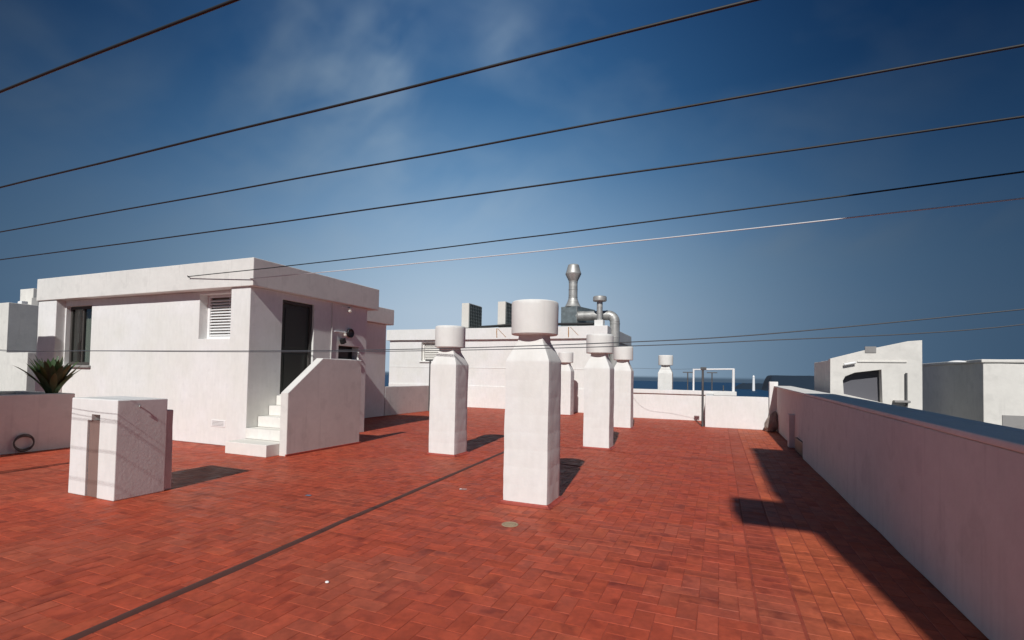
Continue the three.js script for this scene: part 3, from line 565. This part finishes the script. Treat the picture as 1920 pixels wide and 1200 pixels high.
// ------------------------------------------------------------------ neighbours
{
  const n = thing('neighbour_bulkhead', 'white neighbouring stair bulkhead with sloping top and dark opening beyond the boundary wall', 'building', null, [3.3, -1, -14]);
  const T = g => g.translate(-3.3, 1, 14);
  const hole = [[2.73, 1.28], [3.49, 1.10], [3.47, 1.87], [2.95, 1.79], [2.76, 1.70], [2.71, 1.6]];
  const fw = prism([[2.45, -14], [4.24, -14], [4.24, 2.55], [3.98, 2.53], [3.2, 2.34], [2.45, 2.12]], .22, [hole], .008); fw.translate(0, 0, -14.22);
  mesh('front_wall', T(metreUV(fw)), M.neighbour, n);
  mesh('side_wall', T(block(2.45, 2.65, -14, 2.09, -16.2, -14.222)), M.neighbour, n);
  mesh('side_wall', T(block(4.04, 4.24, -14, 2.5, -16.2, -14.222)), M.neighbour, n);
  mesh('shade_panel', T(block(2.66, 4.03, .6, 1.98, -14.27, -14.226, .006, 0)), M.shade_panel, n);  // dark panel colour stands in for the shade inside the opening
  const rf = prism([[2.652, 2.02], [4.038, 2.38], [4.038, 2.46], [2.652, 2.09]], 1.9, [], 0); rf.translate(0, 0, -16.15); mesh('roof', T(metreUV(rf)), M.neighbour, n);
  mesh('vent', T(block(3.15, 3.37, 2.26, 2.41, -14.03, -13.985, .006, 0)), M.grey, n);
  mesh('ledge', T(block(3.0, 3.95, 2.04, 2.07, -14.01, -13.975, .006, .002)), M.neighbour, n);
  mesh('downpipe', T(cyl(3.93, .9, 1.80, -13.955, .022, .022, 12)), M.dullMetal, n);
  mesh('lamp', T(tube([[2.72, 1.98, -13.93], [2.95, 2.03, -13.93]], .03, 4, 10)), M.whitePaint, n);
  mesh('shelf', T(block(3.68, 3.98, 1.12, 1.17, -14.0, -13.85)), M.grey, n);
  const m = thing('neighbour_block', 'plain neighbouring block beside the sloping bulkhead with sunny front and shaded flank', 'building', null, [6.5, -1, -14]);
  const S = g => g.translate(-6.5, 1, 14);
  mesh('wall', S(block(5.31, 9.5, -14, 2.05, -18.6, -14.0)), M.neighbour, m); mesh('coping', S(block(5.27, 9.55, 2.052, 2.12, -18.65, -13.96)), M.neighbour, m);
  mesh('door', S(block(5.62, 7.4, -.2, .92, -14.03, -13.985, .01, 0)), M.grey, m);
  const dish = new THREE.SphereGeometry(.17, 20, 8, 0, Math.PI * 2, 0, 1.1); dish.scale(1.3, .5, 1); dish.translate(5.15, 2.04, -14.8); mesh('roof_lamp', S(dish), M.whitePaint, m);
  const nb = thing('neighbour_terrace', 'neighbouring building carrying the bulkheads beyond the boundary wall', 'building', null, [8, -14, -10]);
  mesh('body', block(2.05, 14, -13.98, -.35, -20, -2.42).translate(-8, 14, 10), M.neighbour, nb);
  mesh('paving', block(2.3, 13.9, -.346, -.31, -19.8, -2.45).translate(-8, 14, 10), M.grey, nb);
  // unseen tall block, added so its corner and balcony shade boundary wall and floor
  const t = thing('added_tower', 'unseen tower block with a small balcony added to shade the boundary wall and floor', 'building', null, [4, -14, 0]);
  const V = g => g.translate(-4, 14, 0);
  mesh('wall', V(block(2.03, 7, -14, 8.5, -2.4, 2.45, .02, .006, 1.2)), M.neighbour, t);
  mesh('balcony', V(block(1.26, 2.028, 6.5, 7.0, 1.15, 1.9)), M.neighbour, t);
  for (let f = 0; f < 2; f++) mesh('window', V(block(1.995, 2.026, 1.6 + f * 3, 2.8 + f * 3, -.6, .3, .01, 0)), M.door, t);
}
{
  const n = thing('left_neighbour', 'white neighbouring house with a flank greyed for shade beyond the end of the stairwell house', 'building', null, [-26, -14, -10.5]);
  const T = g => g.translate(26, 14, 10.5);
  mesh('wall', T(block(-31, -25.1, -14, 3.98, -11.0, -10.0)), M.neighbour, n);
  mesh('rear_wall', T(block(-31, -25.4, -14, 3.85, -16, -11.02)), M.grey, n);  // shade of the flank is put into this grey colour
  mesh('parapet_box', T(block(-27.0, -26.0, 3.852, 4.75, -11.9, -11.1)), M.neighbour, n);
  mesh('tank', T(block(-25.98, -25.5, 3.853, 4.35, -11.7, -11.05)), M.grey, n);
  mesh('roof_vent', T(block(-25.36, -25.16, 3.982, 4.1, -10.6, -10.4)), M.whitePaint, n);
  mesh('roof_vent', T(block(-25.7, -25.5, 3.982, 4.12, -10.7, -10.5)), M.whitePaint, n);
  mesh('low_wall', T(block(-21.6, -20.3, -14, 2.0, -9.0, -8.6)), M.neighbour, n);
}

// ------------------------------------------------------------------ clotheslines
{
  const cord = (name, a, b, sag, r, m, label, cat = 'clothesline', group) => { const pts = []; for (let i = 0; i <= 16; i++) { const t = i / 16; pts.push([lerp(a[0], b[0], t), lerp(a[1], b[1], t) - sag * 4 * t * (1 - t) + .004 * N(t * 14, sag * 90 + a[2], 3), lerp(a[2], b[2], t) + .004 * N(t * 11, 5, a[2])]); } return solo(name, tube(pts, r, 120, 8), m, label, cat, group); };
  const mast = thing('line_mast', 'tall steel mast on the neighbouring terrace holding two long lines', 'mast', null, [3.1, -.31, -6.06]); mesh('post', cyl(0, 0, 4.1, 0, .045, .04, 14), M.dullMetal, mast); mesh('cap', cyl(0, 4.1, 4.14, 0, .055, .05, 14), M.dullMetal, mast);
  for (const [x, y0, lab] of [[-9.5, 0, 'steel clothesline stand with long crossbar on the terrace floor'], [1.75, 0, 'steel clothesline stand with long crossbar beside the tower wall']]) {
    const s = thing('clothesline_stand', lab, 'stand', 'clothesline stands', [x, y0, 0]); mesh('post', cyl(0, 0, 2.56 - y0, -.55, .03, .03, 14), M.dullMetal, s); mesh('post', cyl(0, 0, 2.56 - y0, -2.2, .03, .03, 14), M.dullMetal, s);
    mesh('crossbar', new THREE.BoxGeometry(.05, .05, 2.9).translate(0, 2.52 - y0, -1.75), M.dullMetal, s); mesh('low_crossbar', new THREE.BoxGeometry(.04, .04, 2.5).translate(0, 1.98 - y0, -1.75), M.dullMetal, s);
  }
  const G = 'dark clotheslines overhead';
  const zs = [-.83, -1.297, -1.737, -2.215];
  const labs = ['dark clothesline overhead, outermost of the parallel row', 'dark clothesline overhead, second in the parallel row', 'dark clothesline overhead, third in the parallel row', 'dark clothesline overhead, fourth in the row, nearest the house'];
  zs.forEach((z, i) => cord('clothesline', [-9.5, 2.52, z], [1.75, 2.52, z], .02, [.004, .0042, .004, .0045][i], M.rope, labs[i], 'clothesline', G));
  cord('house_line', [-10.42, 3.54, -7.0], [3.05, 3.58, -6.0], .05, .009, M.rope, 'dark wavy line tied to the hook on the house roof slab', 'clothesline');
  cord('white_line', [-8.62, 3.40, -7.03], [3.05, 3.36, -6.11], .04, .0075, M.ropeWhite, 'white line stretched from the corner of the house roof slab', 'clothesline');
  const low = (pts, r, m, label) => solo('low_line', tube(pts, r, 120, 8), m, label, 'clothesline', 'slack thin lines at head height');
  low([[-9.5, 1.98, -2.8], [-7.16, 1.75, -2.8], [-5.64, 1.747, -2.8], [-2.22, 1.75, -2.8], [-.51, 1.79, -2.8], [.12, 1.82, -2.8], [1.2, 1.92, -2.8], [1.75, 1.98, -2.8]], .0028, M.ropeGrey, 'thin slack grey line at head height crossing the house and the sea');
  low([[-9.5, 1.98, -2.7], [-7.0, 1.758, -2.7], [-5, 1.738, -2.7], [-2.22, 1.735, -2.72], [-.51, 1.765, -2.75], [.13, 1.79, -2.78], [1.2, 1.855, -2.8], [1.75, 1.98, -2.8]], .0024, M.ropeGrey, 'thinner slack grey line hanging just below the head-height line');
}
renderer.render(scene, camera);
